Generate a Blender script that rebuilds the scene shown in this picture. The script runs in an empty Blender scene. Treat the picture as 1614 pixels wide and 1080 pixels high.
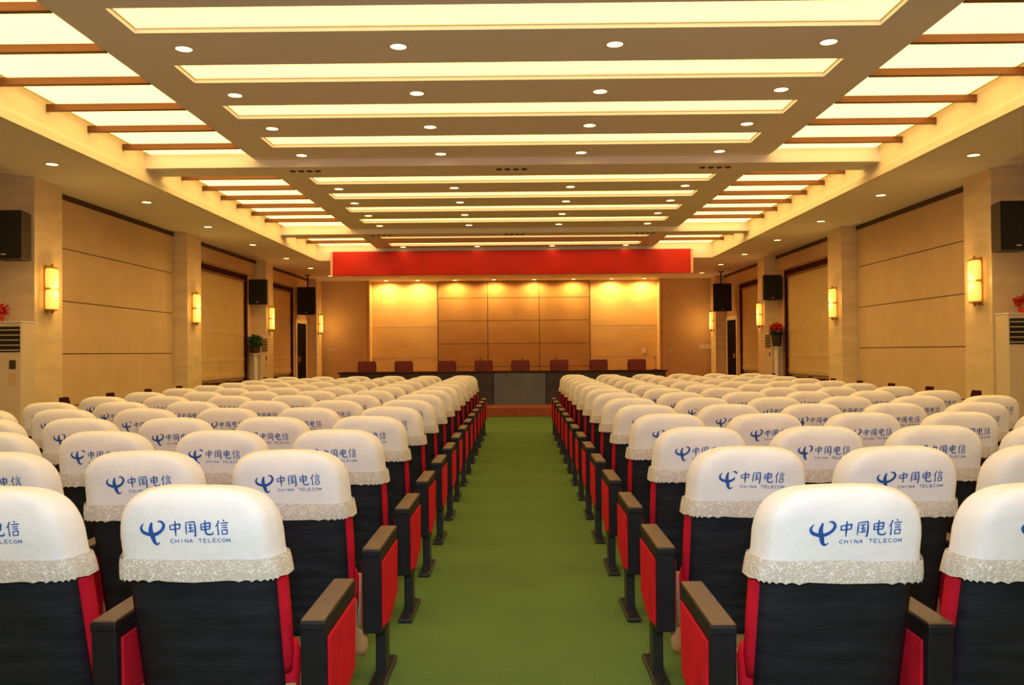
import bpy, bmesh, math, random
from mathutils import Vector, Matrix, noise
random.seed(7)
S = bpy.context.scene
COL = S.collection
PI = math.pi
CX = -0.08            # centre line of the hall, camera stands at x = 0
CAMZ = 1.383
F = 1350.0

# ------------------------------------------------------------------ materials
def lin(r, g, b):
    f = lambda c: (c/255/12.92) if c/255 <= .04045 else ((c/255+.055)/1.055)**2.4
    return (f(r), f(g), f(b), 1)

def mat(name, col, rough=.6, noise_scale=0, var=.12, bump=0, bump_scale=60, metal=0, spec=.4,
        emit=None, strength=0, sheen=0, coat=0, stretch=(1, 1, 1), detail=4):
    m = bpy.data.materials.new(name); m.use_nodes = True
    nt = m.node_tree; n = nt.nodes; l = nt.links
    b = n['Principled BSDF']
    b.inputs['Base Color'].default_value = col
    b.inputs['Roughness'].default_value = rough
    b.inputs['Metallic'].default_value = metal
    b.inputs['Specular IOR Level'].default_value = spec
    if sheen: b.inputs['Sheen Weight'].default_value = sheen
    if coat: b.inputs['Coat Weight'].default_value = coat
    if emit:
        b.inputs['Emission Color'].default_value = emit
        b.inputs['Emission Strength'].default_value = strength
    tc = n.new('ShaderNodeTexCoord'); mp = n.new('ShaderNodeMapping')
    mp.inputs['Scale'].default_value = stretch
    l.new(tc.outputs['Object'], mp.inputs['Vector'])
    if noise_scale:
        t = n.new('ShaderNodeTexNoise'); t.inputs['Scale'].default_value = noise_scale
        t.inputs['Detail'].default_value = detail
        l.new(mp.outputs['Vector'], t.inputs['Vector'])
        cr = n.new('ShaderNodeValToRGB')
        cr.color_ramp.elements[0].position = .3; cr.color_ramp.elements[1].position = .7
        a = tuple(c*(1-var) for c in col[:3])+(1,); z = tuple(min(1, c*(1+var)) for c in col[:3])+(1,)
        cr.color_ramp.elements[0].color = a; cr.color_ramp.elements[1].color = z
        l.new(t.outputs['Fac'], cr.inputs['Fac']); l.new(cr.outputs['Color'], b.inputs['Base Color'])
    if bump:
        t2 = n.new('ShaderNodeTexNoise'); t2.inputs['Scale'].default_value = bump_scale
        t2.inputs['Detail'].default_value = 3
        l.new(mp.outputs['Vector'], t2.inputs['Vector'])
        bp = n.new('ShaderNodeBump'); bp.inputs['Strength'].default_value = bump
        bp.inputs['Distance'].default_value = .01
        l.new(t2.outputs['Fac'], bp.inputs['Height']); l.new(bp.outputs['Normal'], b.inputs['Normal'])
    return m

WARM = (1.0, .62, .20, 1)
M = {}
M['plaster'] = mat('ceiling_plaster', (.93, .87, .83, 1), .8, 1.2, .03)
M['cove'] = mat('cove_paint', (.88, .80, .60, 1), .8, 2, .03)
M['stone'] = mat('beige_marble', (.80, .63, .38, 1), .45, 1.6, .09, stretch=(1, 1, 5))
M['wallpaper'] = mat('wall_fabric', (.70, .50, .29, 1), .85, 2.5, .05, bump=.1, bump_scale=150)
M['stagepanel'] = mat('stage_fabric', (.46, .25, .10, 1), .8, 2.0, .08, bump=.1, bump_scale=120)
M['stagelight'] = mat('stage_marble', (.74, .50, .24, 1), .6, 1.4, .07, stretch=(1, 1, 3))
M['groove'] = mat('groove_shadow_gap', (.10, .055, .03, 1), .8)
M['darkwood'] = mat('maroon_wood', (.06, .012, .008, 1), .85, 6, .25, spec=.08, stretch=(1, 1, .15))
M['doordark'] = mat('dark_door_paint', (.012, .005, .004, 1), .9, 6, .25, spec=.05)
M['joist'] = mat('joist_wood', (.20, .075, .02, 1), .5, 5, .2, stretch=(.2, 3, 3))
M['blind'] = mat('blind_cloth', (.68, .50, .24, 1), .9, 3, .05, bump=.15, bump_scale=50)
M['panelglow'] = mat('diffuser_glow', (.9, .85, .7, 1), .8, emit=WARM, strength=2.7)
M['coveglow'] = mat('cove_glow', (.9, .85, .7, 1), .8, emit=(1, .63, .20, 1), strength=3.2)
M['lamp'] = mat('lamp_glow', (.9, .85, .7, 1), .5, emit=(1, .60, .17, 1), strength=10)
M['stagelamp'] = mat('stage_lamp_glow', (.9, .85, .7, 1), .5, emit=(1, .78, .36, 1), strength=14)
M['sconce'] = mat('sconce_glass', (.9, .7, .3, 1), .4, emit=(1, .50, .085, 1), strength=1.25)
M['brass'] = mat('brass', (.55, .30, .08, 1), .35, metal=.7)
M['ring'] = mat('white_ring', (.75, .62, .48, 1), .4)
M['blackplastic'] = mat('black_plastic', (.014, .013, .012, 1), .5, 20, .2)
M['grillecloth'] = mat('speaker_grille', (.016, .015, .011, 1), .75, 60, .4, bump=.3, bump_scale=300)
M['banner'] = mat('red_banner_cloth', (.58, .012, .004, 1), .6, 1.5, .12, bump=.1, bump_scale=6)
M['pink'] = mat('banner_edge', (.8, .45, .35, 1), .6)
M['cover'] = mat('white_cover_cloth', (.84, .82, .79, 1), .85, 9, .03, bump=.25, bump_scale=30)
M['shell'] = mat('black_back_shell', (.012, .013, .018, 1), .6, 5, .35, bump=.6, bump_scale=9, stretch=(1, 1, 3.5), spec=.3)
M['red'] = mat('red_upholstery', (.58, .010, .026, 1), .85, 12, .12, bump=.12, bump_scale=120, spec=.12)
M['black'] = mat('black_frame', (.009, .009, .011, 1), .5, 15, .2, spec=.25)
M['pad'] = mat('brown_arm_pad', (.125, .075, .035, 1), .42, 8, .12)
M['tan'] = mat('plywood_seat_shell', (.47, .26, .11, 1), .5, 4, .15, stretch=(1, 4, 1))
M['steel'] = mat('dark_steel', (.03, .03, .032, 1), .4, 12, .2, metal=.4)
M['ink'] = mat('blue_print', (.018, .085, .33, 1), .7, 30, .2)
M['ac'] = mat('ivory_plastic', (.72, .60, .42, 1), .5, 2, .04)
M['white'] = mat('white_plastic', (.85, .82, .75, 1), .5)
M['leaf'] = mat('leaf_green', (.035, .10, .03, 1), .6, 8, .4)
M['petal'] = mat('red_petal', (.65, .035, .02, 1), .6, 8, .3)
M['pot'] = mat('dark_pot', (.045, .032, .02, 1), .6, 9, .3)
M['desk'] = mat('desk_front', (.035, .026, .026, 1), .45, 3, .25)
M['deskflash'] = mat('desk_front_flash_tint', (.11, .13, .17, 1), .5, 3, .12)  # grey-blue of the flash reflecting off the desk front, put into the colour
M['step'] = mat('step_carpet', (.28, .075, .035, 1), .9, 14, .25)
M['leather'] = mat('oxblood_leather', (.17, .02, .012, 1), .5, 9, .2)

def lace_mat():
    m = mat('lace_trim', (.6, .52, .42, 1), .9)
    nt = m.node_tree; n = nt.nodes; l = nt.links; b = n['Principled BSDF']
    mp = [x for x in n if x.type == 'MAPPING'][0]
    v = n.new('ShaderNodeTexVoronoi'); v.inputs['Scale'].default_value = 150
    ns = n.new('ShaderNodeTexNoise'); ns.inputs['Scale'].default_value = 60; ns.inputs['Detail'].default_value = 5
    l.new(mp.outputs['Vector'], v.inputs['Vector']); l.new(mp.outputs['Vector'], ns.inputs['Vector'])
    ad = n.new('ShaderNodeMath'); ad.operation = 'ADD'
    l.new(v.outputs['Distance'], ad.inputs[0]); l.new(ns.outputs['Fac'], ad.inputs[1])
    cr = n.new('ShaderNodeValToRGB')
    cr.color_ramp.elements[0].position = .55; cr.color_ramp.elements[1].position = 1.15
    cr.color_ramp.elements[0].color = (.96, .93, .88, 1); cr.color_ramp.elements[1].color = (.62, .55, .45, 1)
    l.new(ad.outputs[0], cr.inputs['Fac']); l.new(cr.outputs['Color'], b.inputs['Base Color'])
    bp = n.new('ShaderNodeBump'); bp.inputs['Strength'].default_value = .45; bp.inputs['Distance'].default_value = .003
    bp.invert = True
    l.new(ad.outputs[0], bp.inputs['Height']); l.new(bp.outputs['Normal'], b.inputs['Normal'])
    return m
M['lace'] = lace_mat()

def carpet_mat():
    m = mat('green_carpet', (.03, .11, .015, 1), .95, spec=.1)
    nt = m.node_tree; n = nt.nodes; l = nt.links; b = n['Principled BSDF']
    tc = [x for x in n if x.type == 'TEX_COORD'][0]
    a = n.new('ShaderNodeTexNoise'); a.inputs['Scale'].default_value = 90; a.inputs['Detail'].default_value = 4
    c = n.new('ShaderNodeTexNoise'); c.inputs['Scale'].default_value = 1.6; c.inputs['Detail'].default_value = 3
    # woven rib, a fine grid running along and across the aisle
    sx = n.new('ShaderNodeTexWave'); sx.inputs['Scale'].default_value = 14; sx.inputs['Distortion'].default_value = 1.5
    sx.bands_direction = 'Y'
    for t in (a, c, sx): l.new(tc.outputs['Object'], t.inputs['Vector'])
    m1 = n.new('ShaderNodeMix'); m1.data_type = 'RGBA'
    m1.inputs[6].default_value = (.105, .19, .055, 1); m1.inputs[7].default_value = (.18, .32, .09, 1)
    l.new(a.outputs['Fac'], m1.inputs[0])
    m2 = n.new('ShaderNodeMix'); m2.data_type = 'RGBA'; m2.blend_type = 'MULTIPLY'; m2.inputs[0].default_value = .25
    l.new(m1.outputs[2], m2.inputs[6]); l.new(sx.outputs['Color'], m2.inputs[7])
    m3 = n.new('ShaderNodeMix'); m3.data_type = 'RGBA'; m3.blend_type = 'MULTIPLY'; m3.inputs[0].default_value = .3
    l.new(m2.outputs[2], m3.inputs[6]); l.new(c.outputs['Fac'], m3.inputs[7])
    l.new(m3.outputs[2], b.inputs['Base Color'])
    bp = n.new('ShaderNodeBump'); bp.inputs['Strength'].default_value = .5; bp.inputs['Distance'].default_value = .004
    l.new(a.outputs['Fac'], bp.inputs['Height']); l.new(bp.outputs['Normal'], b.inputs['Normal'])
    return m
M['carpet'] = carpet_mat()

# ------------------------------------------------------------------ mesh helpers
def link(name, me, m, parent=None, smooth=False):
    if m is not None and not me.materials: me.materials.append(m)
    if smooth: me.polygons.foreach_set('use_smooth', [True]*len(me.polygons))
    o = bpy.data.objects.new(name, me); COL.objects.link(o)
    if parent: o.parent = parent
    return o

def bm_mesh(bm, name):
    bmesh.ops.recalc_face_normals(bm, faces=bm.faces[:])
    me = bpy.data.meshes.new(name); bm.to_mesh(me); bm.free(); return me

def abox(bm, x0, x1, y0, y1, z0, z1, bevel=0, seg=2):
    vs = [bm.verts.new((x, y, z)) for x in (x0, x1) for y in (y0, y1) for z in (z0, z1)]
    fs = [bm.faces.new([vs[i] for i in q]) for q in ((0, 1, 3, 2), (4, 6, 7, 5), (0, 4, 5, 1), (2, 3, 7, 6), (0, 2, 6, 4), (1, 5, 7, 3))]
    if bevel:
        es = list({e for f in fs for e in f.edges})
        bmesh.ops.bevel(bm, geom=es, offset=bevel, segments=seg, profile=.5, affect='EDGES')
    return fs

def boxobj(name, boxes, m, parent=None, bevel=0, smooth=False):
    bm = bmesh.new()
    for b in boxes: abox(bm, *b, bevel=bevel)
    return link(name, bm_mesh(bm, name), m, parent, smooth)

def prism(bm, pts, axis, a0, a1, bevel=0):
    """extrude a closed polygon; axis 'x': pts are (y,z); axis 'y': pts are (x,z)"""
    def P(p, a): return (a, p[0], p[1]) if axis == 'x' else ((p[0], a, p[1]) if axis == 'y' else (p[0], p[1], a))
    v0 = [bm.verts.new(P(p, a0)) for p in pts]; v1 = [bm.verts.new(P(p, a1)) for p in pts]
    fs = [bm.faces.new(v0), bm.faces.new(v1[::-1])]
    n = len(pts)
    for i in range(n): fs.append(bm.faces.new((v0[i], v1[i], v1[(i+1) % n], v0[(i+1) % n])))
    if bevel:
        es = list(fs[0].edges)+list(fs[1].edges)
        bmesh.ops.bevel(bm, geom=es, offset=bevel, segments=2, profile=.5, affect='EDGES')
    return fs

def cyl(bm, c, r, h, seg=20, axis='z', r2=None):
    r2 = r if r2 is None else r2
    A, B = [], []
    for i in range(seg):
        t = 2*PI*i/seg; u, v = math.cos(t), math.sin(t)
        if axis == 'z': A.append(bm.verts.new((c[0]+r*u, c[1]+r*v, c[2]))); B.append(bm.verts.new((c[0]+r2*u, c[1]+r2*v, c[2]+h)))
        elif axis == 'y': A.append(bm.verts.new((c[0]+r*u, c[1], c[2]+r*v))); B.append(bm.verts.new((c[0]+r2*u, c[1]+h, c[2]+r2*v)))
        else: A.append(bm.verts.new((c[0], c[1]+r*u, c[2]+r*v))); B.append(bm.verts.new((c[0]+h, c[1]+r2*u, c[2]+r2*v)))
    bm.faces.new(A); bm.faces.new(B[::-1])
    for i in range(seg): bm.faces.new((A[i], B[i], B[(i+1) % seg], A[(i+1) % seg]))

def loft(bm, rings, caps=(True, True)):
    R = [[bm.verts.new(p) for p in r] for r in rings]
    n = len(R[0])
    for a, b in zip(R, R[1:]):
        for i in range(n): bm.faces.new((a[i], a[(i+1) % n], b[(i+1) % n], b[i]))
    if caps[0]: bm.faces.new(R[0])
    if caps[1]: bm.faces.new(R[-1][::-1])

def sell(w, d, cx, cy, z, p=4, n=40, fn=None):
    out = []
    for i in range(n):
        t = 2*PI*i/n; c, s = math.cos(t), math.sin(t)
        x = cx+w*math.copysign(abs(c)**(2/p), c); y = cy+d*math.copysign(abs(s)**(2/p), s)
        out.append((x, y, z) if fn is None else fn(x, y, z))
    return out

def empty(name, loc, label, cat, group=None, rz=0):
    o = bpy.data.objects.new(name, None); COL.objects.link(o)
    o.empty_display_size = .1
    o.location = loc; o.rotation_euler = (0, 0, rz)
    o['label'] = label; o['category'] = cat
    if group: o['group'] = group
    return o

def tag(o, label, cat, group=None):
    o['label'] = label; o['category'] = cat
    if group: o['group'] = group
    return o

def struct(o):
    o['kind'] = 'structure'; return o

def copy_tree(o, parent=None):
    c = o.copy(); COL.objects.link(c)
    if parent: c.parent = parent
    for ch in list(o.children): copy_tree(ch, c)
    return c

ORD = ['first', 'second', 'third', 'fourth', 'fifth', 'sixth', 'seventh', 'eighth', 'ninth', 'tenth', 'eleventh',
       'twelfth', 'thirteenth', 'fourteenth', 'fifteenth', 'sixteenth', 'seventeenth', 'eighteenth']
NEAR = ['nearest'] + [o+' nearest' for o in ORD[1:]]

# ------------------------------------------------------------------ setting
Y0, Y1 = -3.0, 27.2          # hall from behind the camera to the end wall
WP, PF = 6.42, 6.10          # wall panel plane, pillar face (from CX)
ZS, ZC, ZT, ZB = 3.68, 3.98, 4.15, 3.88   # soffit, middle ceiling, cove top, cross beams
XB, XS = 3.43, 4.90          # middle band half width, soffit inner edge
struct(boxobj('floor', [(CX-6.8, CX+6.8, Y0-.2, Y1+.6, -.1, 0)], M['carpet']))

slots = [-1.2, .1, 1.4, 2.7, 4.0, 5.33, 6.61, 7.89, 9.15, 10.47, 12.84, 14.12, 15.45, 16.8, 19.1, 20.5]
SW = .25
strips = [(CX-XB, CX-3.0, Y0, 21.3, ZC, ZT+.05), (CX+3.0, CX+XB, Y0, 21.3, ZC, ZT+.05)]
prev = Y0
for s in slots+[21.3+SW]:
    strips.append((CX-3.0, CX+3.0, prev, s-SW, ZC, ZT+.05)); prev = s+SW
struct(boxobj('ceiling', strips, M['plaster']))
beams = [(11.4, 11.95), (17.9, 18.35), (21.15, 21.3)]
for i, (a, b) in enumerate(beams):
    struct(boxobj('trim_%d' % (i+1), [(CX-XS, CX+XS, a, b, ZB if i < 2 else 3.68, ZT if i == 2 else ZT-.001)], M['plaster'], bevel=0))
# side soffits and cove walls
for sgn, side in ((-1, 'left'), (1, 'right')):
    bx = lambda a, b, *r: (min(CX+sgn*a, CX+sgn*b), max(CX+sgn*a, CX+sgn*b))+r
    struct(boxobj('ceiling_'+side, [bx(XS+.05, WP+.35, Y0, Y1+.3, ZS, ZS+.1)], M['plaster']))
    struct(boxobj('trim_%d' % (4 if sgn < 0 else 5), [bx(XS, XS+.05, Y0, 21.3, ZS, ZT+.05), bx(XS-.03, XS, Y0, 21.3, ZS+.0, ZS+.09)], M['cove']))
    struct(boxobj('trim_%d' % (6 if sgn < 0 else 7), [bx(XB, XS, Y0, 21.3, ZT-.07, ZT-.02)], M['cove']))
struct(boxobj('ceiling_stage', [(CX-XS-.05, CX+XS+.05, 21.3, Y1+.5, ZS, ZS+.1)], M['plaster']))

# walls
def wall_side(sgn, side):
    WP = 6.42
    bx = lambda a, b, *r: (min(CX+sgn*a, CX+sgn*b), max(CX+sgn*a, CX+sgn*b))+r
    w = struct(boxobj('wall_'+side, [bx(WP, WP+.2, 11.6, Y1, 0, ZS+.1), bx(WP+.3, WP+.5, Y0, 11.6, 0, ZS+.1)], M['wallpaper']))
    # pillars: stone faced, each with a darker rear return
    k = 8 if sgn < 0 else 12
    for i, (a, b) in enumerate(((5.75, 6.4), (10.93, 11.6), (16.0, 16.7), (21.0, 21.6), (26.25, 26.9))):
        p = struct(boxobj('trim_%d' % (k+i if i < 4 else (16 if sgn < 0 else 17)), [bx(PF+(.03 if sgn < 0 else 0), WP+(.3 if a < 12 else 0), a, b, 0, ZS)], M['stone']))
    # big fabric panels with seams in the second bay, shadow gap under the soffit in every bay
    for (a, b) in ((6.4, 10.93), (11.6, 16.0), (16.7, 21.0), (21.6, 26.25)):
        WP = 6.42+(.3 if a < 11 else 0)
        bx = lambda a, b, *r: (min(CX+sgn*a, CX+sgn*b), max(CX+sgn*a, CX+sgn*b))+r
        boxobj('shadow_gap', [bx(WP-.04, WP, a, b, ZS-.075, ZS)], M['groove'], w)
        boxobj('wall_panel', [bx(WP-.03, WP, a+.06, b-.06, z0, z1) for z0, z1 in ((.12, .65), (.665, 1.40), (1.415, 2.15), (2.165, 2.9), (2.915, ZS-.08))]
               if a < 12 else [bx(WP-.03, WP, a+.02, b-.02, 3.30, ZS-.08)], M['wallpaper'], w)
        if a < 12:
            boxobj('panel_seam', [bx(WP-.022, WP-.0, a+.06, b-.06, z0, z0+.02) for z0 in (.648, 1.398, 2.148, 2.898)], M['groove'], w)
    struct(boxobj('baseboard_'+side, [bx(WP-.045, WP, 11.6, 16, 0, .12), bx(WP-.045, WP, 16.7, 21, 0, .12)], M['darkwood']))
    return w
wall_side(-1, 'left'); wall_side(1, 'right')
struct(boxobj('wall_back', [(CX-6.6, CX+6.6, Y0-.2, Y0, 0, ZT+.1)], M['wallpaper']))
# end wall with its recessed middle
NL, NR = -4.80, 4.52
fw = struct(boxobj('wall_front', [(CX-6.6, NL, Y1, Y1+.4, 0, ZS+.05), (NR, CX+6.6, Y1, Y1+.4, 0, ZS+.05), (NL, NR, Y1+.4, Y1+.5, 0, ZS+.05)], M['wallpaper']))
boxobj('marble_panel', [(a, b, Y1+.37, Y1+.4, z0, z1) for a, b in ((NL, -2.62), (2.30, NR)) for z0, z1 in ((.2, 1.2), (1.21, 2.2), (2.21, ZS))], M['stagelight'], fw)
cols = [-2.60, -1.00, .66, 2.28]
rows_ = [.2, .92, 1.66, 2.40, 3.13, ZS]
boxobj('centre_panel', [(cols[i]+.01, cols[i+1]-.01, Y1+.34, Y1+.4, rows_[j]+.008, rows_[j+1]-.008) for i in range(3) for j in range(5)], M['stagepanel'], fw)
boxobj('panel_backing', [(cols[0], cols[-1], Y1+.36, Y1+.4, .2, ZS)], M['groove'], fw)
for i, (x, d) in enumerate(((NL, 1), (NR, -1))):
    struct(boxobj('trim_%d' % (18+i), [(min(x, x+d*.07), max(x, x+d*.07), Y1-.06, Y1+.37, .2, ZS), (min(x-d*.16, x-d*.03), max(x-d*.16, x-d*.03), Y1-.03, Y1, .2, ZS)], M['stagelight']))

# windows with dark frames and roman blinds, doors
def window(sgn, n, y0, y1):
    bx = lambda a, b, *r: (min(CX+sgn*a, CX+sgn*b), max(CX+sgn*a, CX+sgn*b))+r
    z0, z1, t = .70, 3.25, .11
    w = struct(boxobj('window_%d' % n, [bx(WP-.075, WP-.0, y0, y1, z1-t, z1), bx(WP-.075, WP, y0, y1, z0, z0+t*.7), bx(WP-.075, WP, y0, y0+t, z0, z1), bx(WP-.075, WP, y1-t, y1, z0, z1)], M['darkwood'], bevel=.008))
    side = 'left' if sgn < 0 else 'right'
    where = 'nearer' if y0 < 20 else 'farther'
    # roman blind: shallow soft folds and a frilled hem
    bm = bmesh.new(); prof = []
    N = 60
    for i in range(N+1):
        z = z1-t-.01-(z1-z0-t*1.7-.06)*i/N
        seam = min(abs((z-1.25) % .62), abs(.62-((z-1.25) % .62)))
        d = .022+(.012*math.exp(-(seam/.02)**2)) + (.018 if z < z0+.28 else 0)*(.5+.5*math.sin(i*2.2))
        prof.append((d, z))
    ny = 16; grid = []
    for j in range(ny+1):
        y = y0+t+.02+(y1-y0-2*t-.04)*j/ny
        grid.append([bm.verts.new((CX+sgn*(WP-p-.003*math.sin(j*1.7)), y, z)) for p, z in prof])
    for j in range(ny):
        for i in range(N): bm.faces.new((grid[j][i], grid[j+1][i], grid[j+1][i+1], grid[j][i+1]))
    e = empty('roman_blind', (CX+sgn*WP, (y0+y1)/2, z0), 'cream roman blind drawn down in the %s dark-framed window of the %s wall' % (where, side), 'blind', 'roman blinds')
    me = bm_mesh(bm, 'blind_cloth'); o = link('blind_cloth', me, M['blind'], None, True)
    o.data.transform(Matrix.Translation(-e.location)); o.parent = e
    md = o.modifiers.new('s', 'SOLIDIFY'); md.thickness = .004
    h = boxobj('headrail', [bx(WP-.06, WP-.012, y0+t+.01, y1-t-.01, z1-t-.05, z1-t-.005)], M['joist'])
    h.data.transform(Matrix.Translation(-e.location)); h.parent = e
for sgn, n in ((-1, 1), (1, 3)):
    window(sgn, n, 17.1, 20.25); window(sgn, n+1, 22.0, 24.35)
for sgn, n in ((-1, 1), (1, 2)):
    bx = lambda a, b, *r: (min(CX+sgn*a, CX+sgn*b), max(CX+sgn*a, CX+sgn*b))+r
    d = struct(boxobj('door_%d' % n, [bx(WP-.03, WP, 24.9, 25.95, .2, 2.28)], M['doordark']))
    boxobj('door_frame', [bx(WP-.045, WP, 24.78, 24.9, .2, 2.4), bx(WP-.045, WP, 25.95, 26.07, .2, 2.4), bx(WP-.045, WP, 24.9, 25.95, 2.28, 2.4)], M['stone'], d)
    boxobj('door_handle', [bx(WP-.09, WP-.03, 25.02, 25.06, 1.15, 1.3)], M['brass'], d, bevel=.008)

# stage platform
pf = boxobj('stage_platform', [(CX-WP+.08, CX+WP-.08, 21.75, Y1-.08, 0, .2), (CX-5.4, CX+5.4, 18.3, 21.75, 0, .2)], M['step'], bevel=.01)
tag(pf, 'low reddish-brown carpeted stage platform at the far end of the aisle', 'platform')

# ------------------------------------------------------------------ ceiling light panels, joists, downlights
def lightpanel(x0, x1, y0, y1, z, label, group, m='panelglow'):
    e = empty('ceiling_light_panel', ((x0+x1)/2, (y0+y1)/2, z), label, 'ceiling light', group)
    w, d = (x1-x0)/2, (y1-y0)/2
    boxobj('diffuser', [(-w, w, -d, d, 0, .012)], M[m], e)
    boxobj('frame', [(-w, w, -d, -d+.012, -.01, 0), (-w, w, d-.012, d, -.01, 0), (-w, -w+.012, -d+.012, d-.012, -.01, 0), (w-.012, w, -d+.012, d-.012, -.01, 0)], M['cove'], e)
vis = [s for s in slots if s > 6.3]
for s in slots:
    lab = ('long glowing light strip across the middle ceiling, %s in the photo' % NEAR[vis.index(s)]) if s in vis else 'long glowing light strip across the ceiling above and behind the viewer'
    lightpanel(CX-3.0, CX+3.0, s-SW, s+SW, ZC+.045, lab, 'light strips of the middle ceiling')
# fill the recess walls beyond the panel with cream (visible lip)
secs = [(Y0, 11.4, 'nearest section'), (11.95, 17.9, 'middle section'), (18.35, 21.15, 'farthest section')]
for sgn, side in ((-1, 'left'), (1, 'right')):
    for a, b, nm in secs:
        x0, x1 = sorted((CX+sgn*(XB+.03), CX+sgn*(XS-.08)))
        lightpanel(x0, x1, a+.04, b-.04, ZT-.092, 'wide glowing %s cove light between the wooden joists, %s' % (side, nm), 'cove lights', 'coveglow')

joists = [.31, 1.18, 2.05, 2.92, 3.79, 4.66, 5.53, 6.40, 7.27, 8.14, 9.01, 9.88, 10.75, 12.64, 13.48, 14.31, 15.12, 15.95, 16.8, 19.2, 20.1]
jv = [j for j in joists if j > 6]
jm = bmesh.new(); abox(jm, -(XS-XB)/2-.0, (XS-XB)/2, -.028, .028, -.008, .066, bevel=.005); jme = bm_mesh(jm, 'joist')
jme.materials.append(M['joist'])
for sgn, side in ((-1, 'left'), (1, 'right')):
    for j in joists:
        o = bpy.data.objects.new('ceiling_joist', jme); COL.objects.link(o)
        o.location = (CX+sgn*(XB+XS)/2, j, ZC)
        lab = ('brown wooden joist across the %s glowing cove, %s one seen' % (side, NEAR[jv.index(j)] if jv.index(j) < 17 else 'farthest')) if j in jv else \
              'brown wooden joist across the %s cove, overhead of the viewer' % side
        tag(o, lab, 'joist', 'cove joists')

# downlight prototype
def make_downlight(lampmat, r=.068):
    e = bpy.data.objects.new('recessed_downlight', None); COL.objects.link(e)
    bm = bmesh.new()
    n = 28; pr = [(r*1.28, 0), (r*1.25, -.008), (r*1.02, -.010), (r*.98, .0)]
    rings = [[(q*math.cos(2*PI*i/n), q*math.sin(2*PI*i/n), z) for i in range(n)] for q, z in pr]
    loft(bm, rings, (False, False)); link('trim_ring', bm_mesh(bm, 'trim_ring'), M['ring'], e, True)
    bm = bmesh.new(); cyl(bm, (0, 0, -.006), r, .006, 24); link('lamp_face', bm_mesh(bm, 'lamp_face'), lampmat, e)
    return e
dl = make_downlight(M['lamp']); dls = make_downlight(M['stagelamp'], .065)
rowsL = [1.99, 3.35, 4.65, 5.95, 7.21, 8.52, 9.80, 11.14, 12.23, 13.45, 14.75, 16.1, 17.4, 20.92]
first = True
rv = [r for r in rowsL if r > 6.5]
side4 = ['outer left', 'inner left', 'inner right', 'outer right']
for y in rowsL:
    for k, x in enumerate((-2.74, -.92, .91, 2.71)):
        d = dl if first else copy_tree(dl); first = False
        d.location = (CX+x, y, ZC)
        lab = ('round downlight in the middle ceiling, %s row seen, %s one' % (NEAR[rv.index(y)], side4[k])) if y in rv else \
              'round downlight in the middle ceiling above the viewer, %s one' % side4[k]
        tag(d, lab, 'downlight', 'downlights of the middle ceiling')
ys = [2.48, 5.05, 7.62, 10.18, 12.78, 15.32, 17.9, 20.5, 22.9, 25.3]
for sgn, side in ((-1, 'left'), (1, 'right')):
    for y in ys:
        d = copy_tree(dl); d.location = (CX+sgn*5.49, y, ZS)
        lab = ('round downlight in the lowered %s side ceiling, %s one seen' % (side, NEAR[ys.index(y)-3])) if y > 9 else 'round downlight in the lowered %s side ceiling beside the viewer' % side
        tag(d, lab, 'downlight', 'downlights of the side ceilings')
sx = [-4.2, -3.2, -2.02, -.78, .50, 1.74, 2.95, 3.98]
for i, x in enumerate(sx):
    d = dls if i == 0 else copy_tree(dls)
    d.location = (x, Y1-.10, ZS)
    tag(d, 'small bright downlight washing the stage wall, %s from the left' % ORD[i], 'downlight', 'stage wall downlights')
    L = bpy.data.lights.new('stage_wash', 'SPOT'); L.energy = 120; L.color = (1, .62, .17); L.spot_size = 2.95; L.spot_blend = .5; L.shadow_soft_size = .08
    o = bpy.data.objects.new('stage_wash', L); COL.objects.link(o); o.location = (x, Y1-.02, ZS-.02); o.rotation_euler = (.1, 0, 0)

# nozzle groups on the first and second cross beams
nz = bpy.data.objects.new('ceiling_vent', None); COL.objects.link(nz)
bm = bmesh.new(); cyl(bm, (0, 0, -.012), .036, .012, 16, r2=.045); nme = bm_mesh(bm, 'nozzle'); nme.materials.append(M['groove'])
for k in range(4):
    o = bpy.data.objects.new('nozzle', nme); COL.objects.link(o); o.parent = nz; o.location = ((k-1.5)*.115, 0, 0)
first = True
for by, nm in ((11.66, 'nearer'), (18.12, 'farther')):
    for x, p in ((-2.82, 'left'), (0, 'middle'), (2.77, 'right')):
        v = nz if first else copy_tree(nz); first = False
        v.location = (CX+x, by, ZB)
        tag(v, 'row of four dark air nozzles under the %s ceiling crossbeam, %s group' % (nm, p), 'vent', 'air nozzles')

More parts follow.
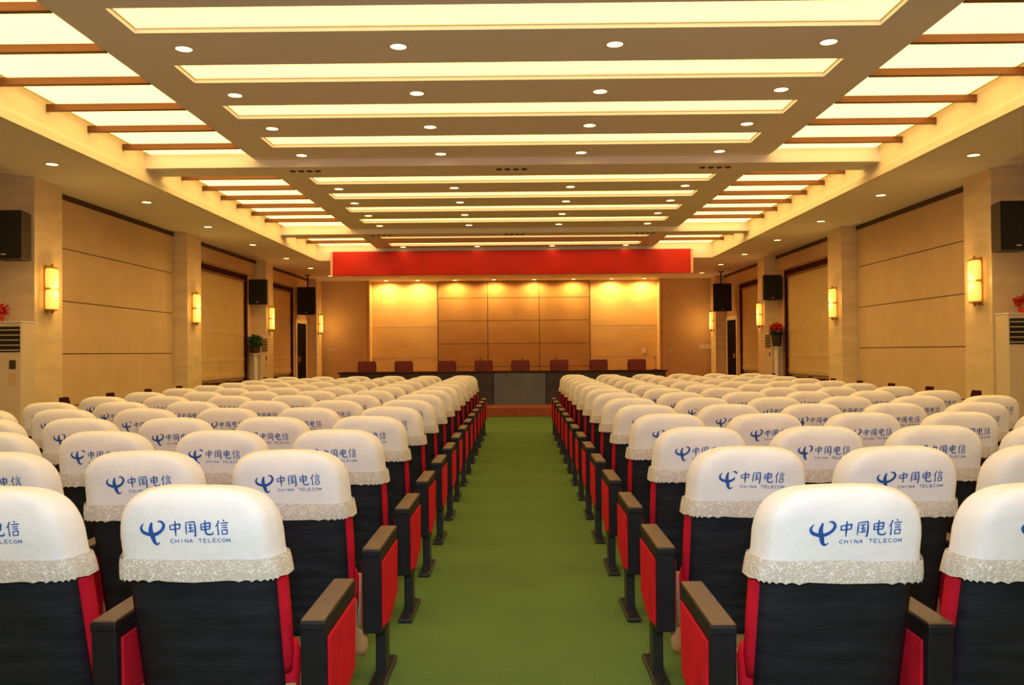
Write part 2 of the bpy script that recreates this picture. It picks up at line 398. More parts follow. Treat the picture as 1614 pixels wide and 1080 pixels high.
# ------------------------------------------------------------------ wall sconces
def make_sconce():
    e = bpy.data.objects.new('wall_sconce', None); COL.objects.link(e)
    # local: wall at x=0, protrudes to +x
    boxobj('back_plate', [(0, .015, -.07, .07, -.31, .31)], M['brass'], e, bevel=.004)
    for z0, z1 in ((.015, .265), (-.265, -.015)):
        bm = bmesh.new()
        n = 16; rings = []
        for z, q in ((z0, .88), (z0+.02, 1), ((z0+z1)/2, 1.04), (z1-.02, 1), (z1, .88)):
            rings.append([((.075+.052*q*math.cos(2*PI*i/n)), .13*q*math.sin(2*PI*i/n), z) for i in range(n)])
        loft(bm, rings); link('glass_shade', bm_mesh(bm, 'glass_shade'), M['sconce'], e, True)
    for z in (-.275, 0, .275):
        bm = bmesh.new()
        cyl(bm, (.075, 0, z-.009), .05, .018, 14)
        for v in bm.verts: v.co.y *= 2.45
        abox(bm, .01, .06, -.015, .015, z-.008, z+.008)
        link('brass_band', bm_mesh(bm, 'brass_band'), M['brass'], e)
    for z, q0, q1 in ((.284, .03, .006), (-.334, .006, .03)):
        bm = bmesh.new(); cyl(bm, (.075, 0, z), q0, .05, 10, r2=q1); link('finial', bm_mesh(bm, 'finial'), M['brass'], e)
    return e
sc = make_sconce(); first = True
for sgn, side in ((-1, 'left'), (1, 'right')):
    for i, y in enumerate((11.27, 16.33, 21.3, 26.55)):
        o = sc if first else copy_tree(sc); first = False
        o.location = (CX+sgn*(PF+(.03 if sgn < 0 else 0)), y-.06, 2.26 if i < 3 else 2.30); o.rotation_euler = (0, 0, 0 if sgn < 0 else PI)
        tag(o, 'glowing yellow two-tier wall sconce on the %s %s stone pillar' % (NEAR[i], side), 'wall lamp', 'pillar sconces')
        L = bpy.data.lights.new('sconce_bulb', 'POINT'); L.energy = 9; L.color = (1, .55, .14); L.shadow_soft_size = .08
        b = bpy.data.objects.new('sconce_bulb', L); COL.objects.link(b); b.location = (CX+sgn*(PF-.21), y, 2.26)

# ------------------------------------------------------------------ loudspeakers
def make_speaker(w, h, d, br=.14):
    e = bpy.data.objects.new('wall_loudspeaker', None); COL.objects.link(e)
    bm = bmesh.new()
    prism(bm, [(-w/2, -d/2), (w/2, -d/2), (w*.36, d/2), (-w*.36, d/2)], 'z', -h/2, h/2, .012)
    link('cabinet', bm_mesh(bm, 'cabinet'), M['blackplastic'], e)
    boxobj('front_grille', [(-w/2+.02, w/2-.02, -d/2-.012, -d/2, -h/2+.03, h/2-.03)], M['grillecloth'], e, bevel=.004)
    boxobj('badge', [(-.03, .03, -d/2-.016, -d/2-.012, -h/2+.045, -h/2+.06)], M['ring'], e)
    bm = bmesh.new(); 
    if br > 0: cyl(bm, (0, d/2-.01, 0), .02, br, 10, axis='y'); abox(bm, -.07, .07, d/2+br-.02, d/2+br, -.09, .09)
    else: cyl(bm, (0, 0, h/2), .02, 3.67-2.92-h/2, 10); abox(bm, -.08, .08, -.06, .06, 3.67-2.92-.01, 3.68-2.92)
    link('wall_bracket', bm_mesh(bm, 'wall_bracket'), M['steel'], e)
    return e
sp1 = make_speaker(.43, .60, .32, .16); sp2 = make_speaker(.53, .80, .36, -1)
first = True
for sgn, side in ((-1, 'left'), (1, 'right')):
    for i, (y, z) in enumerate(((10.93-.31, 2.88), (21.0-.31, 2.88))):
        o = sp1 if first else copy_tree(sp1); first = False
        o.location = (CX+(-6.24 if i == 0 else -6.19) if sgn < 0 else CX+(6.17 if i == 0 else 6.16), y, z)
        tag(o, 'black box loudspeaker high on the %s side, %s' % (side, ('at the frame edge' if i == 0 else 'between window and third sconce')), 'loudspeaker', 'wall loudspeakers')
    o = sp2 if sgn < 0 else copy_tree(sp2)
    o.location = (CX+(-6.09 if sgn < 0 else 5.98), 25.0, 2.92)
    tag(o, 'large black loudspeaker above the dark doorway beside the %s stage corner' % side, 'loudspeaker', 'stage loudspeakers')

# ------------------------------------------------------------------ floor-standing air conditioners and plants
def make_ac():
    e = bpy.data.objects.new('air_conditioner', None); COL.objects.link(e)
    w, d, h = .48, .30, 1.80
    boxobj('cabinet', [(-w/2, w/2, -d/2, d/2, 0, h)], M['ac'], e, bevel=.015)
    boxobj('air_outlet', [(-w/2+.015, w/2-.015, -d/2-.006, -d/2+.0, h-.37, h-.05)], M['blackplastic'], e)
    for k in range(5):
        boxobj('louvre', [(-w/2+.02, w/2-.02, -d/2-.016, -d/2-.006, h-.35+k*.063, h-.339+k*.063)], M['ac'], e)
    boxobj('top_cap', [(-w/2-.005, w/2+.005, -d/2-.01, d/2, h, h+.018)], M['white'], e, bevel=.005)
    boxobj('control_panel', [(w/2-.15, w/2-.07, -d/2-.006, -d/2, h-.58, h-.47)], M['pot'], e)
    boxobj('energy_label', [(w/2-.17, w/2-.06, -d/2-.003, -d/2, h-.78, h-.63)], M['blind'], e)
    boxobj('lower_grille', [(-w/2+.06, w/2-.06, -d/2-.004, -d/2, .15+k*.03, .165+k*.03) for k in range(12)], M['pot'], e)
    return e
ac = make_ac(); first = True
for sgn, side in ((-1, 'left'), (1, 'right')):
    for i, y in enumerate((10.93-.20, 21.0-.20)):
        o = ac if first else copy_tree(ac); first = False
        o.location = (CX+sgn*(6.12+.24), y+.04, 0) if i == 0 else (CX+sgn*(6.42-.17), y-.05, 0)
        if i: o.rotation_euler = (0, 0, PI/2 if sgn < 0 else -PI/2)
        tag(o, 'ivory floor-standing air conditioner against the %s stone pillar on the %s side' % (('nearest', 'third')[i], side), 'air conditioner', 'floor-standing air conditioners')

def bush(name, r, n, m, parent, loc, seed, leaf=.05):
    rnd = random.Random(seed); bm = bmesh.new()
    for _ in range(n):
        th, ph = rnd.uniform(0, 2*PI), math.acos(rnd.uniform(-.3, 1)); q = r*rnd.uniform(.45, 1)
        c = Vector((q*math.cos(th)*math.sin(ph), q*math.sin(th)*math.sin(ph), q*math.cos(ph)))
        u = Vector((rnd.uniform(-1, 1), rnd.uniform(-1, 1), rnd.uniform(-.3, 1))).normalized(); v = u.orthogonal().normalized()
        a = [c, c+u*leaf*.5+v*leaf*.32, c+u*leaf, c+u*leaf*.5-v*leaf*.32]
        w = u.cross(v)*leaf*.15
        vs = [bm.verts.new(p) for p in (a[0], a[1]+w, a[2], a[3]+w)]
        bm.faces.new(vs)
    o = link(name, bm_mesh(bm, name), m, parent); o.location = loc; return o
def potplant(loc, label, kind, seed, flower, ph=.17):
    e = empty('potted_plant', loc, label, 'plant', 'potted decorations')
    bm = bmesh.new(); cyl(bm, (0, 0, 0), .095, ph, 18, r2=.125); link('pot', bm_mesh(bm, 'pot'), M['pot'], e)
    bush('leaves', .15, 220, M['leaf'], e, (0, 0, ph+.03), seed, .08)
    if flower: bush('blossoms', .16, 260, M['petal'], e, (0, -.02, ph+.12), seed+1, .07)
    else: bush('leaves_top', .15, 160, M['leaf'], e, (0, 0, ph+.11), seed+2, .08)
def stand(x, y, h, label):
    e = empty('plant_stand', (x, y, 0), label, 'stand', 'white plant stands')
    bm = bmesh.new(); cyl(bm, (0, 0, .03), .05, h-.05, 16); link('column', bm_mesh(bm, 'column'), M['white'], e)
    bm = bmesh.new(); cyl(bm, (0, 0, 0), .17, .03, 20); link('base', bm_mesh(bm, 'base'), M['white'], e)
    bm = bmesh.new(); cyl(bm, (0, 0, h-.02), .11, .02, 20); link('top_plate', bm_mesh(bm, 'top_plate'), M['white'], e)
stand(CX-6.19, 20.3, 1.40, 'slim white plant stand before the left air conditioner, carrying the green plant')
potplant((CX-6.19, 20.3, 1.40), 'bushy green plant in a dark pot beside the left far window', 'green', 3, False)
stand(CX+6.17, 20.3, 1.46, 'slim white plant stand before the right air conditioner, carrying red flowers')
potplant((CX+6.17, 20.3, 1.46), 'red flowers in a dark pot beside the right far window', 'red', 9, True, .28)
# red bows standing on the two nearest air conditioners
for sgn, side in ((-1, 'left'), (1, 'right')):
    e = empty('red_ornament', (CX+(-6.50 if sgn < 0 else 6.40), 10.77, 1.818), 'red flower ornament standing on the nearest %s air conditioner' % side, 'ornament', 'red ornaments')
    bm = bmesh.new(); cyl(bm, (0, 0, 0), .05, .07, 14, r2=.065); link('vase', bm_mesh(bm, 'vase'), M['petal'], e, True)
    bush('blossoms', .10, 200, M['petal'], e, (0, 0, .12), 20+sgn, .06)

# ------------------------------------------------------------------ banner, stage desk, chairs
e = empty('red_banner', (CX-.09, 21.05, 3.29), 'long plain red cloth banner hanging below the far ceiling crossbeam', 'banner')
bm = bmesh.new(); W = 4.43; nx = 120; g = []
for k, z in enumerate((0, .02, .2, .4, .57, .59)):
    g.append([bm.verts.new((-W+2*W*i/nx, .006*math.sin(i*.9)+.004*math.sin(i*.37+k), z)) for i in range(nx+1)])
for a, b in zip(g, g[1:]):
    for i in range(nx): bm.faces.new((a[i], a[i+1], b[i+1], b[i]))
o = link('cloth', bm_mesh(bm, 'cloth'), M['banner'], e, True); md = o.modifiers.new('s', 'SOLIDIFY'); md.thickness = .012
for s in (-1, 1): boxobj('end_batten', [(s*W-.03, s*W+.03, -.03, .03, 0, .6)], M['pink'], e, bevel=.005)
boxobj('hanging_rail', [(-W, W, -.0, .1, .59, .60)], M['steel'], e)

e = empty('stage_desk', (-.38, 19.6, .2), 'long dark speakers desk with flash reflection tinted into its middle front on the stage platform', 'desk')
DW = 3.72
boxobj('desk_top', [(-DW, DW, -.32, .30, .72, .75)], M['darkwood'], e, bevel=.008)
xs = [-DW+.05, -2.55, -1.35, -.22+.0, .80+.15, 2.2, DW-.05]
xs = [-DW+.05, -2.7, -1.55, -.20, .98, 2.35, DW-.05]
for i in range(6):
    boxobj('front_panel', [(xs[i]+.01, xs[i+1]-.01, -.29, -.26, 0, .72)], M['deskflash'] if i == 3 else M['desk'], e, bevel=.004)
for x in xs: boxobj('divider', [(x-.012, x+.012, -.26, .26, 0, .72)], M['desk'], e)
boxobj('cable_shelf', [(-DW+.1, DW-.1, .0, .25, .45, .47)], M['desk'], e)

def make_stagechair():
    e = bpy.data.objects.new('stage_chair', None); COL.objects.link(e)
    boxobj('backrest', [(-.21, .21, .20, .26, .50, .99)], M['leather'], e, bevel=.02)
    boxobj('seat', [(-.23, .23, -.22, .24, .42, .50)], M['leather'], e, bevel=.02)
    for x in (-.19, .19):
        for y in (-.18, .2): boxobj('leg', [(x-.018, x+.018, y-.018, y+.018, 0, .42)], M['darkwood'], e)
    for x in (-.2, .2): boxobj('back_post', [(x-.02, x+.02, .235, .275, .42, .93)], M['darkwood'], e)
    return e
stc = make_stagechair()
for i, px in enumerate((578, 636, 704, 762, 820, 881, 943, 1003)):
    o = stc if i == 0 else copy_tree(stc)
    yy = 20.35; o.location = ((px-818)/F*20.6, yy, .2)
    tag(o, 'oxblood stage chair behind the long desk, %s from the left' % ORD[i], 'chair', 'stage chairs behind the desk')
# gooseneck microphones on the desk
def mic():
    e = bpy.data.objects.new('desk_microphone', None); COL.objects.link(e)
    bm = bmesh.new(); cyl(bm, (0, 0, 0), .05, .02, 14); link('base', bm_mesh(bm, 'base'), M['blackplastic'], e)
    bm = bmesh.new(); pts = [Vector((0, 0, .02)), Vector((0, .0, .12)), Vector((0, .02, .2)), Vector((0, .05, .26))]
    rings = [[(p.x+.004*math.cos(t*PI/4), p.y+.004*math.sin(t*PI/4), p.z) for t in range(8)] for p in pts]
    loft(bm, rings); link('gooseneck', bm_mesh(bm, 'gooseneck'), M['blackplastic'], e)
    bm = bmesh.new(); cyl(bm, (0, .052, .255), .014, .045, 10, r2=.011); link('capsule', bm_mesh(bm, 'capsule'), M['blackplastic'], e)
    return e
mc = mic()
for i, px in enumerate((588, 757, 823, 877, 1032)):
    o = mc if i == 0 else copy_tree(mc)
    o.location = ((px-818)/F*19.65, 19.62, .95)
    tag(o, 'small black gooseneck microphone on the stage desk, %s from the left' % ORD[i], 'microphone', 'desk microphones')

# white wall plates on the end wall
for x, z, w, h, lb in ((4.02, 1.38, .05, .14, 'small white wall plate left of the stage right frame strip'),
                       (4.78, 1.38, .05, .14, 'small white wall plate right of the stage right frame strip')):
    e = empty('switch_plate', (x, Y1+(.37 if x < NR else 0), z), lb, 'switch', 'white switch plates')
    boxobj('plate', [(-w, w, -.015, 0, -h/2, h/2)], M['white'], e, bevel=.003)
    boxobj('rocker', [(-w*.5, w*.5, -.02, -.015, -h*.3, h*.3)], M['white'], e, bevel=.002)
e = empty('wall_notice', (5.92, Y1, 1.50), 'white notice plate on the end wall below the far right sconce', 'notice')
boxobj('plate', [(-.2, .2, -.015, 0, -.07, .07)], M['white'], e, bevel=.004)
e = empty('wall_notice', (-5.98, Y1, 1.50), 'pale notice plate on the end wall below the far left sconce', 'notice')
boxobj('plate', [(-.16, .16, -.015, 0, -.05, .05)], M['ac'], e, bevel=.004)

# ------------------------------------------------------------------ theatre chairs
def yb(z): return (1.0-z)*.27           # leaning line of the back
CP = 5.5
def cw(z):     # half width, half depth of the cover at height z
    return None
ZT_, ZM = 1.005, .81
def ring_at(a, W=.230, D=.078, n=3.3, m=3.2):
    c, s = math.cos(a), math.sin(a)
    return W*c**(2/n), D*c**(2/m), ZM+(ZT_-ZM)*s**(2/n)
def rear_y(x, z, seed):
    if z <= ZM: W, D = .230+.010*(ZM-z)/.07, .078
    else:
        s = min(.9999, ((z-ZM)/(ZT_-ZM)))**(3.3/2); a = math.asin(s); W, D, _ = ring_at(a)
    q = max(0, 1-(abs(x)/(W*.9))**CP)**(1/CP)
    return yb(z)+.075-D*q
def wr(x, z, seed):
    return .006*noise.noise(Vector((x*8+seed*7, z*10, seed)))+.003*noise.noise(Vector((x*22, z*9+seed*3, seed+4)))

def cover_mesh(seed):
    rnd = random.Random(seed)
    bm = bmesh.new(); rings = []
    def rg(W, D, z, flare=0):
        out = []
        N = 56
        for i in range(N):
            t = 2*PI*i/N; c, s = math.cos(t), math.sin(t)
            dy = D*math.copysign(abs(s)**(2/CP), s); x = W*math.copysign(abs(c)**(2/CP), c)*(1+.1*min(.3, dy/D))
            if z > ZT_-.03: sagg = 0
            out.append(Vector((x, yb(z)+.075+dy+wr(x, z, seed)*(1 if D > .02 else 0), z+.004*noise.noise(Vector((x*6, seed, z*2))))))
        return out
    for z in (.778, .785, .795, ZM): rings.append(rg(.230+.010*(ZM-z)/.07, .078, z))
    for k in range(1, 20):
        a = PI/2*(1-(1-k/20)**1.5); W, D, z = ring_at(a); rings.append(rg(W, D, z))
    W, D, z = ring_at(PI/2*.997); rings.append(rg(W, D, z))
    loft(bm, rings, (False, True))
    # lace band (second mesh): slightly flared, scalloped lower hem
    b2 = bmesh.new(); N = 112; R = []
    for z, f in ((.796, .003), (.778, .006), (.750, .009), (.727, .010)):
        r = []
        for i in range(N):
            t = 2*PI*i/N; c, s = math.cos(t), math.sin(t)
            W, D = .238+f, .078+f*.8
            dy = D*math.copysign(abs(s)**(2/CP), s); x = W*math.copysign(abs(c)**(2/CP), c)*(1+.1*min(.3, dy/D))
            zz = z+(.006*abs(math.sin(i*PI/4)) if z < .73 else 0)+.004*noise.noise(Vector((x*8, dy*8, seed)))
            r.append((x, yb(z)+.075+dy+wr(x, z, seed)+.002*math.sin(i*2.1)*(f > .005), zz))
        R.append(r)
    loft(b2, R, (False, False))
    return bm_mesh(bm, 'headrest_cover'), bm_mesh(b2, 'lace_trim')

# printed emblem: brush strokes as tapered ribbons laid on the cloth
def catmull(pts, n=7):
    P = [Vector((p[0], p[1], p[2])) for p in pts]
    if len(P) < 3:
        return [P[0].lerp(P[-1], i/n) for i in range(n+1)]
    out = []
    Q = [P[0]]+P+[P[-1]]
    for i in range(1, len(Q)-2):
        for k in range(n):
            t = k/n; a, b, c, d = Q[i-1], Q[i], Q[i+1], Q[i+2]
            out.append(.5*((2*b)+(c-a)*t+(2*a-5*b+4*c-d)*t*t+(3*b-a-3*c+d)*t**3))
    out.append(P[-1]); return out
CHAR = {
 'zhong': [[(.10, .70, .07), (.14, .40, .10)], [(.10, .70, .06), (.88, .80, .10)], [(.88, .80, .10), (.80, .44, .07)], [(.14, .42, .07), (.82, .48, .07)], [(.52, 1.02, .07), (.50, .5, .12), (.50, -.04, .05)]],
 'guo': [[(.16, .92, .05), (.14, .5, .09), (.12, .06, .05)], [(.16, .90, .05), (.84, .96, .09)], [(.84, .96, .07), (.86, .5, .11), (.82, -.02, .09), (.72, .02, .03)],
         [(.30, .74, .06), (.70, .76, .07)], [(.33, .52, .06), (.68, .54, .06)], [(.26, .26, .06), (.72, .30, .07)], [(.49, .75, .08), (.48, .28, .08)], [(.58, .44, .07), (.68, .36, .05)]],
 'dian': [[(.12, .78, .06), (.16, .36, .10)], [(.12, .78, .06), (.82, .86, .10)], [(.82, .86, .09), (.76, .42, .08)], [(.15, .58, .06), (.78, .63, .06)], [(.16, .38, .06), (.76, .44, .07)],
          [(.46, 1.04, .07), (.44, .5, .11), (.46, .16, .10), (.62, .06, .10), (.92, .08, .09), (.98, .26, .03)]],
 'xin': [[(.30, 1.0, .09), (.20, .78, .08), (.02, .56, .04)], [(.20, .74, .06), (.20, .0, .09)], [(.62, 1.04, .09), (.70, .93, .07)], [(.40, .80, .06), (.98, .84, .08)], [(.48, .64, .05), (.90, .67, .07)],
         [(.46, .50, .05), (.90, .52, .07)], [(.48, .34, .06), (.52, .03, .08)], [(.48, .34, .05), (.90, .37, .08)], [(.90, .37, .07), (.84, .05, .07)], [(.52, .06, .05), (.84, .08, .07)]],
 'logo': [[(-.02, .44, .09), (-.10, .10, .20), (-.04, -.25, .22), (.02, -.50, .17), (.14, -.60, .10), (.28, -.50, .04)],
          [(-.40, .40, .03), (-.54, .18, .12), (-.42, -.04, .16), (.0, -.14, .17), (.36, .02, .14), (.52, .28, .14), (.42, .47, .11), (.24, .48, .04)]],
}
ENG = {  # thin block capitals for the small line under the characters
 'C': [[(.9, .85), (.5, 1), (.1, .7), (.1, .3), (.5, 0), (.9, .15)]], 'H': [[(.1, 0), (.1, 1)], [(.9, 0), (.9, 1)], [(.1, .5), (.9, .5)]],
 'I': [[(.5, 0), (.5, 1)]], 'N': [[(.1, 0), (.1, 1)], [(.1, 1), (.9, 0)], [(.9, 0), (.9, 1)]], 'A': [[(.05, 0), (.5, 1)], [(.5, 1), (.95, 0)], [(.25, .38), (.75, .38)]],
 'T': [[(.05, 1), (.95, 1)], [(.5, 1), (.5, 0)]], 'E': [[(.1, 0), (.1, 1)], [(.1, 1), (.9, 1)], [(.1, .5), (.75, .5)], [(.1, 0), (.9, 0)]],
 'L': [[(.1, 1), (.1, 0)], [(.1, 0), (.9, 0)]], 'O': [[(.5, 1), (.1, .7), (.1, .3), (.5, 0), (.9, .3), (.9, .7), (.5, 1)]],
 'M': [[(.05, 0), (.1, 1)], [(.1, 1), (.5, .2)], [(.5, .2), (.9, 1)], [(.9, 1), (.95, 0)]], ' ': []}
def emblem_mesh(seed, dx, rot):
    bm = bmesh.new()
    cr, sr = math.cos(rot), math.sin(rot)
    def put(x, z):
        X = dx+x*cr-z*sr; Z = .878+x*sr+z*cr
        return (X, rear_y(X, Z, seed)+wr(X, Z, seed)-.0022, Z)
    def ribbon(pts, sx, sz, ox, oz, n=7, wmul=1):
        P = catmull(pts, n); L = []; R = []
        for i, p in enumerate(P):
            a = P[max(0, i-1)]; b = P[min(len(P)-1, i+1)]
            d = Vector(((b.x-a.x)*sx, (b.y-a.y)*sz)); d = d.normalized() if d.length > 0 else Vector((1, 0))
            w = p.z*wmul*sz/2; nx_, nz_ = -d.y*w, d.x*w
            x, z = ox+p.x*sx, oz+p.y*sz
            L.append(bm.verts.new(put(x+nx_, z+nz_))); R.append(bm.verts.new(put(x-nx_, z-nz_)))
        for i in range(len(P)-1): bm.faces.new((L[i], L[i+1], R[i+1], R[i]))
    for st in CHAR['logo']: ribbon(st, .062, .062, -.103, .004, 9)
    for k, c in enumerate(('zhong', 'guo', 'dian', 'xin')):
        for st in CHAR[c]: ribbon(st, .038, .043, -.058+k*.0445, -.009, 5, 1.15)
    txt = 'CHINA TELECOM'; x = -.056
    for ch in txt:
        for st in ENG[ch]: ribbon([(p[0], p[1], .19) for p in st], .0105, .0105, x, -.030, 2)
        x += .0134
    return bm_mesh(bm, 'printed_emblem')

def shell_mesh():
    """black rear shell, slightly bowed, rounded outline, soft horizontal folds low down"""
    bm = bmesh.new(); g = []; NX, NZ = 20, 34
    def half(z):
        t = (z-.22)/(.82-.22); return .216+.002*t-(.03*(1-(z-.22)/.03) if z < .25 else 0)-(.10*(z-.74)/.08*((z-.74)/.08) if z > .74 else 0)
    for j in range(NZ+1):
        z = .22+.60*j/NZ; r = []
        for i in range(NX+1):
            u = -1+2*i/NX; x = half(z)*u
            y = yb(z)+.018+.035*abs(u)**4+.006*u*u
            if z < .60: y += .004*math.sin(z*120+u*u*4)*(.6-z)/.3*(1-abs(u)**3)
            r.append(Vector((x, y, z)))
        g.append(r)
    F_ = [[bm.verts.new(p) for p in r] for r in g]
    B_ = [[bm.verts.new(Vector((p.x*.98, yb(p.z)+.075, p.z))) for p in r] for r in g]
    for j in range(NZ):
        for i in range(NX):
            bm.faces.new((F_[j][i], F_[j][i+1], F_[j+1][i+1], F_[j+1][i])); bm.faces.new((B_[j][i], B_[j+1][i], B_[j+1][i+1], B_[j][i+1]))
        bm.faces.new((F_[j][0], F_[j+1][0], B_[j+1][0], B_[j][0])); bm.faces.new((F_[j][NX], B_[j][NX], B_[j+1][NX], F_[j+1][NX]))
    for i in range(NX):
        bm.faces.new((F_[0][i], B_[0][i], B_[0][i+1], F_[0][i+1])); bm.faces.new((F_[NZ][i], F_[NZ][i+1], B_[NZ][i+1], B_[NZ][i]))
    return bm_mesh(bm, 'back_shell')

def cushion_mesh():
    bm = bmesh.new(); rings = []
    for k in range(15):
        t = k/14; z = .40+.44*t
        e = min(1, t*7)**.5*min(1, (1-t)*9)**.5 if 0 < t < 1 else .5
        W = (.232+.004*math.sin(t*PI))*(.93+.07*e); D = .046*(.6+.4*e)
        rings.append([(p[0], p[1]+yb(z), p[2]) for p in sell(W, D, 0, .112, z, 3.4, 36)])
    loft(bm, rings); return bm_mesh(bm, 'back_cushion')

def seat_mesh():   # folded-up red seat cushion
    bm = bmesh.new(); rings = []
    for k in range(11):
        t = k/10; z = .27+.19*t; e = (min(1, t*6)*min(1, (1-t)*6))**.5 if 0 < t < 1 else .5
        rings.append([(p[0], p[1], p[2]) for p in sell(.228*(.9+.1*e), .05*(.6+.4*e), 0, .34+.03*t, z, 3.2, 32)])
    loft(bm, rings); return bm_mesh(bm, 'seat_cushion')

def tan_mesh():    # moulded plywood shell of the folded seat: board with round lower corners, J profile
    bm = bmesh.new(); NX, NZ = 24, 16; F_, B_ = [], []
    prof = [(.262, .36), (.260, .32), (.260, .28), (.260, .245), (.258, .225), (.256, .19), (.258, .155), (.27, .125), (.30, .112), (.345, .15), (.385, .22), (.405, .29), (.415, .36), (.42, .43)]
    for j, (y, z) in enumerate(prof):
        # width narrows round the lower bend to give the rounded corner
        w = (.238, .238, .238, .240, .278, .285, .283, .262, .22, .225, .235, .238, .238, .238)[j]
        r = [(-w+2*w*i/NX) for i in range(NX+1)]
        F_.append([bm.verts.new((x, y, z)) for x in r])
    for j in range(len(prof)-1):
        for i in range(NX): bm.faces.new((F_[j][i], F_[j][i+1], F_[j+1][i+1], F_[j+1][i]))
    bmesh.ops.recalc_face_normals(bm, faces=bm.faces[:])
    r = bmesh.ops.solidify(bm, geom=bm.faces[:], thickness=.014)
    return bm_mesh(bm, 'seat_shell')

def arm_parts():
    out = {}
    # side outline in (y,z): near edge leans a little, lower front corner cut
    prof = [(.105, .575), (.120, .265), (.30, .235), (.545, .30), (.565, .575)]
    bm = bmesh.new(); prism(bm, prof, 'x', -.037, .037, .006); out['arm_frame'] = (bm_mesh(bm, 'arm_frame'), M['black'])
    p2 = [(.135, .548), (.145, .285), (.30, .258), (.525, .315), (.54, .548)]
    for s, nm in ((-1, 'side_l'), (1, 'side_r')):
        bm = bmesh.new(); a, b = sorted((s*.036, s*.044)); prism(bm, p2, 'x', a, b, .004)
        out[nm] = (bm_mesh(bm, 'side_panel'), M['red'])
    bm = bmesh.new(); abox(bm, -.038, .038, .100, .57, .575, .600, bevel=.005)
    out['arm_cap'] = (bm_mesh(bm, 'arm_cap'), M['black'])
    bm = bmesh.new(); abox(bm, -.035, .035, .108, .562, .598, .606, bevel=.003); out['arm_pad'] = (bm_mesh(bm, 'arm_pad'), M['pad'])
    bm = bmesh.new(); abox(bm, -.022, .022, .33, .43, .015, .28, bevel=.006); out['leg'] = (bm_mesh(bm, 'leg'), M['steel'])
    bm = bmesh.new(); abox(bm, -.035, .035, .20, .58, 0, .022, bevel=.006)
    for y in (.24, .54): cyl(bm, (0, y, .02), .011, .012, 8)
    out['foot'] = (bm_mesh(bm, 'foot'), M['steel'])
    return out
ARM = arm_parts()
for k, (me, m) in ARM.items(): me.materials.append(m)
PITCH = .58
def add_arm(parent, sx, off=PITCH/2):
    a = link('armrest', ARM['arm_frame'][0], None, parent); a.location = (sx*off, 0, 0)
    for k, nm in (('side_l', 'side_panel'), ('side_r', 'side_panel'), ('arm_cap', 'arm_cap'), ('arm_pad', 'arm_pad')):
        link(nm, ARM[k][0], None, a)
    l = link('leg', ARM['leg'][0], None, parent); l.location = (sx*off, 0, 0)
    link('foot', ARM['foot'][0], None, l)

shm, cum, sem, tam = shell_mesh(), cushion_mesh(), seat_mesh(), tan_mesh()
VARS = []
for v, (dx, rot) in enumerate(((.0, .012), (.030, .025), (.018, -.01), (.030, .03), (.008, -.02))):
    cm, lm = cover_mesh(v+1); VARS.append((cm, lm, emblem_mesh(v+1, dx, rot)))

def make_chair(v, armside, off):
    e = bpy.data.objects.new('theatre_chair', None); COL.objects.link(e)
    link('back_shell', shm, M['shell'], e, True)
    link('back_cushion', cum, M['red'], e, True)
    link('seat_cushion', sem, M['red'], e, True)
    link('seat_shell', tam, M['tan'], e, True)
    c = link('headrest_cover', VARS[v][0], M['cover'], e, True)
    link('lace_trim', VARS[v][1], M['lace'], c, True)
    link('printed_emblem', VARS[v][2], M['ink'], c)
    add_arm(e, armside, off)
    return e
bm = bmesh.new(); prism(bm, [(.04, 1.0), (.10, .25), (.42, .25), (.30, .70), (.16, 1.0)], 'x', -.015, .015, .004)
epm = bm_mesh(bm, 'end_board'); epm.materials.append(M['darkwood'])

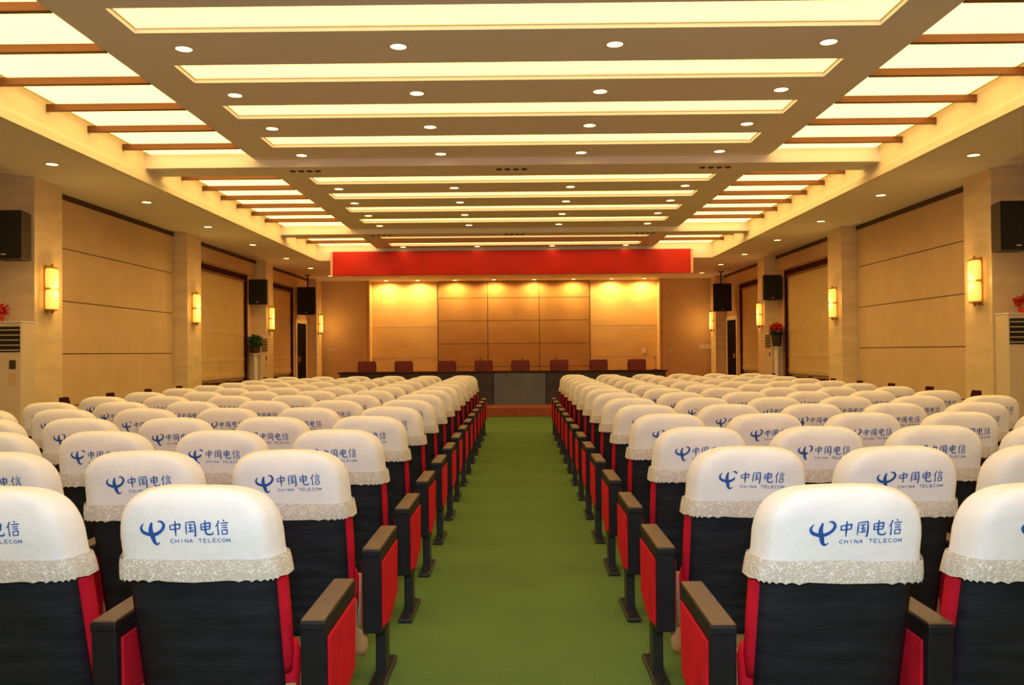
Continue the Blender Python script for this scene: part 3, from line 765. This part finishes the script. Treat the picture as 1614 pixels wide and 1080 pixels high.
protos = {}
NROW, NCOL, ZROW0, DROW = 14, 6, 2.40, .89
colw = ['aisle seat', 'second seat from the aisle', 'third seat from the aisle', 'fourth seat from the aisle', 'fifth seat from the aisle', 'wall-side end seat']
for sgn, side in ((-1, 'left'), (1, 'right')):
    for r in range(NROW):
        y = ZROW0+DROW*r
        for c in range(NCOL):
            x = sgn*((.92 if sgn < 0 else .90)+PITCH*c)
            off = .325 if c == 0 else .29
            if r == 0:
                y = 2.40 if sgn < 0 else 2.34; x = sgn*((.94 if sgn < 0 else .905)+(.595 if sgn < 0 else .58)*c)
                off = .33 if c == 0 else (.312 if sgn < 0 else .295)
            if abs((x-sgn*.25)*F/y) > 850: continue       # wholly outside the picture
            rnd = random.Random(r*100+c*7+(sgn > 0))
            v = (0 if sgn < 0 else 1) if (r == 0) else rnd.randrange(5)
            key = (v, -sgn, off)
            if key not in protos: protos[key] = o = make_chair(*key)
            else: o = copy_tree(protos[key])
            j = .0 if r == 0 else 1
            o.location = (x+j*rnd.uniform(-.002, .002), y+j*rnd.uniform(-.012, .012), 0)
            o.rotation_euler = (0, 0, j*rnd.uniform(-.003, .003))
            tag(o, 'white-covered theatre chair, %s block, %s row, %s' % (side, NEAR[r], colw[c]), 'chair', 'white-covered chairs of the %s block' % side)
# wall-side end arms (each closes its row) standing as things of their own
for sgn, side in ((-1, 'left'), (1, 'right')):
    for r in range(NROW):
        y = ZROW0+DROW*r; x = sgn*((.92 if sgn < 0 else .90)+PITCH*5+PITCH/2+.02)
        if x*sgn*F/y > 830: continue
        e = empty('row_end_armrest', (x, y, 0), 'wall-side end armrest%s closing the %s row, %s block' % (' with maroon board' if r >= 6 else '', NEAR[r], side), 'armrest', 'row end armrests')
        add_arm(e, 0)
        if r >= 6: o = link('end_board', epm, None, e); o.location = (sgn*.055, 0, 0)

# ------------------------------------------------------------------ camera and lights
cam = bpy.data.cameras.new('camera'); cam.lens = F*36/1614; cam.sensor_width = 36; cam.clip_end = 200
co = bpy.data.objects.new('camera', cam); COL.objects.link(co)
pitch, yaw, roll = math.atan(15/F), math.atan(11/F), -.008
co.matrix_world = Matrix.Translation((0, 0, CAMZ)) @ Matrix.Rotation(yaw, 4, 'Z') @ Matrix.Rotation(PI/2+pitch, 4, 'X') @ Matrix.Rotation(roll, 4, 'Z')
S.camera = co

fl = bpy.data.lights.new('camera_flash', 'AREA'); fl.shape = 'RECTANGLE'; fl.size = .30; fl.size_y = .2
fl.energy = 84; fl.color = (.62, .79, 1.0)
fo = bpy.data.objects.new('camera_flash', fl); COL.objects.link(fo); fo.location = (0, -.05, CAMZ+.28); fo.rotation_euler = (PI/2+.14, 0, 0)

w = bpy.data.worlds.new('world'); S.world = w; w.use_nodes = True
w.node_tree.nodes['Background'].inputs[0].default_value = (.9, .55, .25, 1)
w.node_tree.nodes['Background'].inputs[1].default_value = .0
S.view_settings.view_transform = 'Standard'; S.view_settings.look = 'None'
S.view_settings.exposure = 0.0; S.view_settings.gamma = 1; S.view_settings.use_curve_mapping = False
